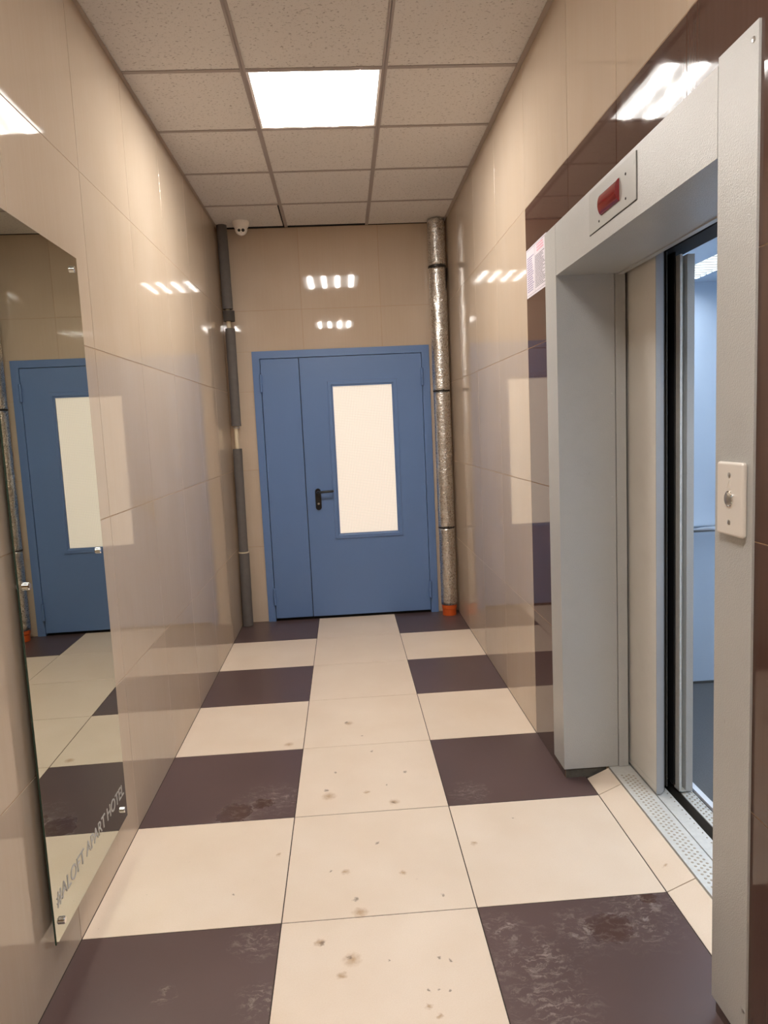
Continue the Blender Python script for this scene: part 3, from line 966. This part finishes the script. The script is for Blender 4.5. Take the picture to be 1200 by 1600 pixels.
ld = empty('landing_door', (1.40, 0.85, SZ))
tag(ld, 'cream grey sliding landing door leaf drawn back behind the far jamb', 'elevator door')
def lp(o): return offset_parent(o, ld)
LE = 0.500
lp(boxes('door_panel', [(1.387, 1.392, LE + .002, 1.25, SZ + .006, 2.10)], M['leaf_paint']))
lp(boxes('kick_strip', [(1.3862, 1.387, LE + .004, 1.25, SZ + .006, SZ + .030)], M['leaf_paint']))
lp(boxes('leading_edge', [(1.387, 1.408, LE - .002, LE + .002, SZ + .004, 2.10), (1.408, 1.421, LE + .012, LE + .016, SZ + .004, 2.10)], M['edge_paint']))
lp(boxes('rear_flange', [(1.436, 1.4385, LE + .02, LE + .05, SZ + .02, 2.05), (1.421, 1.425, LE + .014, 1.25, SZ + .02, 2.05)], M['sill_side']))
cd = empty('car_door', (1.50, 0.85, SZ))
tag(cd, 'grey channel-edged cabin door leaf behind the landing door', 'elevator door')
def ep(o): return offset_parent(o, cd)
ep(boxes('edge_channel', [(1.475, 1.483, LE - .002, LE + .04, SZ + .006, 2.035), (1.483, 1.502, LE + .030, LE + .034, SZ + .006, 2.035), (1.475, 1.502, LE - .002, LE + .03, SZ + .006, SZ + .009)], M['sill']))
ep(boxes('door_panel', [(1.502, 1.528, LE, 1.25, SZ + .006, 2.035)], M['frame_paint']))
ep(boxes('rubber_lip', [(1.468, 1.4745, LE + .03, 1.25, SZ + .02, 2.05)], M['rubber_gap_shade']))

# hoistway: dark masonry round the doors and cabin
sh = boxes('wall_shaft', [(XR + .2, 1.30, P1 + .26, 1.95, -.5, 2.7), (XR + .2, 1.30, -1.75, P0 - .06, -.5, 2.7), (XR + .2, 3.0, 1.90, 1.95, -.5, 2.7), (XR + .2, 3.0, -1.75, -1.70, -.5, 2.7),
                          (2.95, 3.0, -1.75, 1.95, -.5, 2.7), (1.28, 3.0, -1.75, 1.95, -.5, -.45), (1.28, 3.0, -1.75, 1.95, 2.65, 2.7), (1.345, 1.376, P0 - .3, P1 + .3, PZ + .02, 2.65), (1.290, 1.3, -1.75, 1.95, -.5, -.03)], M['shaft'])
tag(sh, 'dark elevator shaft around the cabin', None, None, 'structure')

# ------------------------------------------------------------------ elevator cabin
CX0, CX1, CY0, CY1, CZ0, CZ1 = 1.566, 2.70, -1.29, 1.589, SZ, 2.137
cab = empty('elevator_cabin', ((CX0 + CX1) / 2, 0.15, SZ))
tag(cab, 'lit elevator cabin with pale blue walls seen through the open doorway', 'elevator cabin')
def cpart(o, lab=None):
    if lab: o['label'] = lab
    return offset_parent(o, cab)
cpart(boxes('cabin_floor', [(CX0, CX1, CY0, CY1, -.05, SZ)], M['cabin_floor']), 'dark grey cabin floor')
cpart(boxes('side_wall', [(CX0, CX1, CY1, CY1 + .03, -.05, CZ1 + .05)], M['cabin_wall']), 'pale blue far side wall')
cpart(boxes('side_wall', [(CX0, CX1, CY0 - .03, CY0, -.05, CZ1 + .05)], M['cabin_wall']))
cpart(boxes('rear_wall', [(CX1, CX1 + .03, CY0 - .03, CY1 + .03, -.05, CZ1 + .05)], M['cabin_wall']))
cpart(boxes('front_wall', [(1.536, 1.56, P1 + .02, CY1 + .03, SZ, CZ1 + .05), (1.536, 1.56, CY0 - .03, P0 - .02, SZ, CZ1 + .05), (1.536, 1.56, P0 - .02, P1 + .02, 2.065, CZ1 + .05)], M['cabin_wall']))
cpart(boxes('door_header', [(1.445, 1.534, -1.2, 1.45, 2.055, 2.30)], M['shaft']), 'black door gear housing')
cpart(boxes('cabin_ceiling', [(1.54, 1.866, CY0, CY1, CZ1, CZ1 + .03), (2.04, CX1, CY0, CY1, CZ1, CZ1 + .03), (1.866, 2.04, 1.50, CY1, CZ1, CZ1 + .03), (1.866, 2.04, CY0, -1.20, CZ1, CZ1 + .03)], M['cabin_wall']))
cpart(boxes('skirting', [(CX0, CX1, CY1 - .006, CY1, SZ, SZ + .012)], M['sill_side']))
lamp = cpart(boxes('lamp_diffuser', [(1.866, 2.04, -1.20, 1.50, CZ1 + .02, CZ1 + .03)], M['cabin_lamp']), 'glowing cool white ceiling lamp')
me_l = None
y = -1.18
while y < 1.49:
    if me_l is None:
        bm = bmesh.new(); add_box(bm, 1.867, 2.039, -.003, .003, CZ1 - .001, CZ1 + .019); me_l = finish(bm, 'lamp_louvre'); me_l.materials.append(M['sill_side'])
    o = bpy.data.objects.new('lamp_louvre', me_l); COL.objects.link(o); o.location = (0, y, 0)
    offset_parent(o, cab)
    y += 0.055
bm = bmesh.new()
tube(bm, [(1.66, CY1, .886), (1.66, CY1 - .045, .886), (1.67, CY1 - .055, .886), (2.60, CY1 - .055, .886), (2.61, CY1 - .045, .886), (2.61, CY1, .886)], 0.020, 14)
cpart(link('handrail', finish(bm, 'handrail', True), M['chrome']), 'chrome handrail')
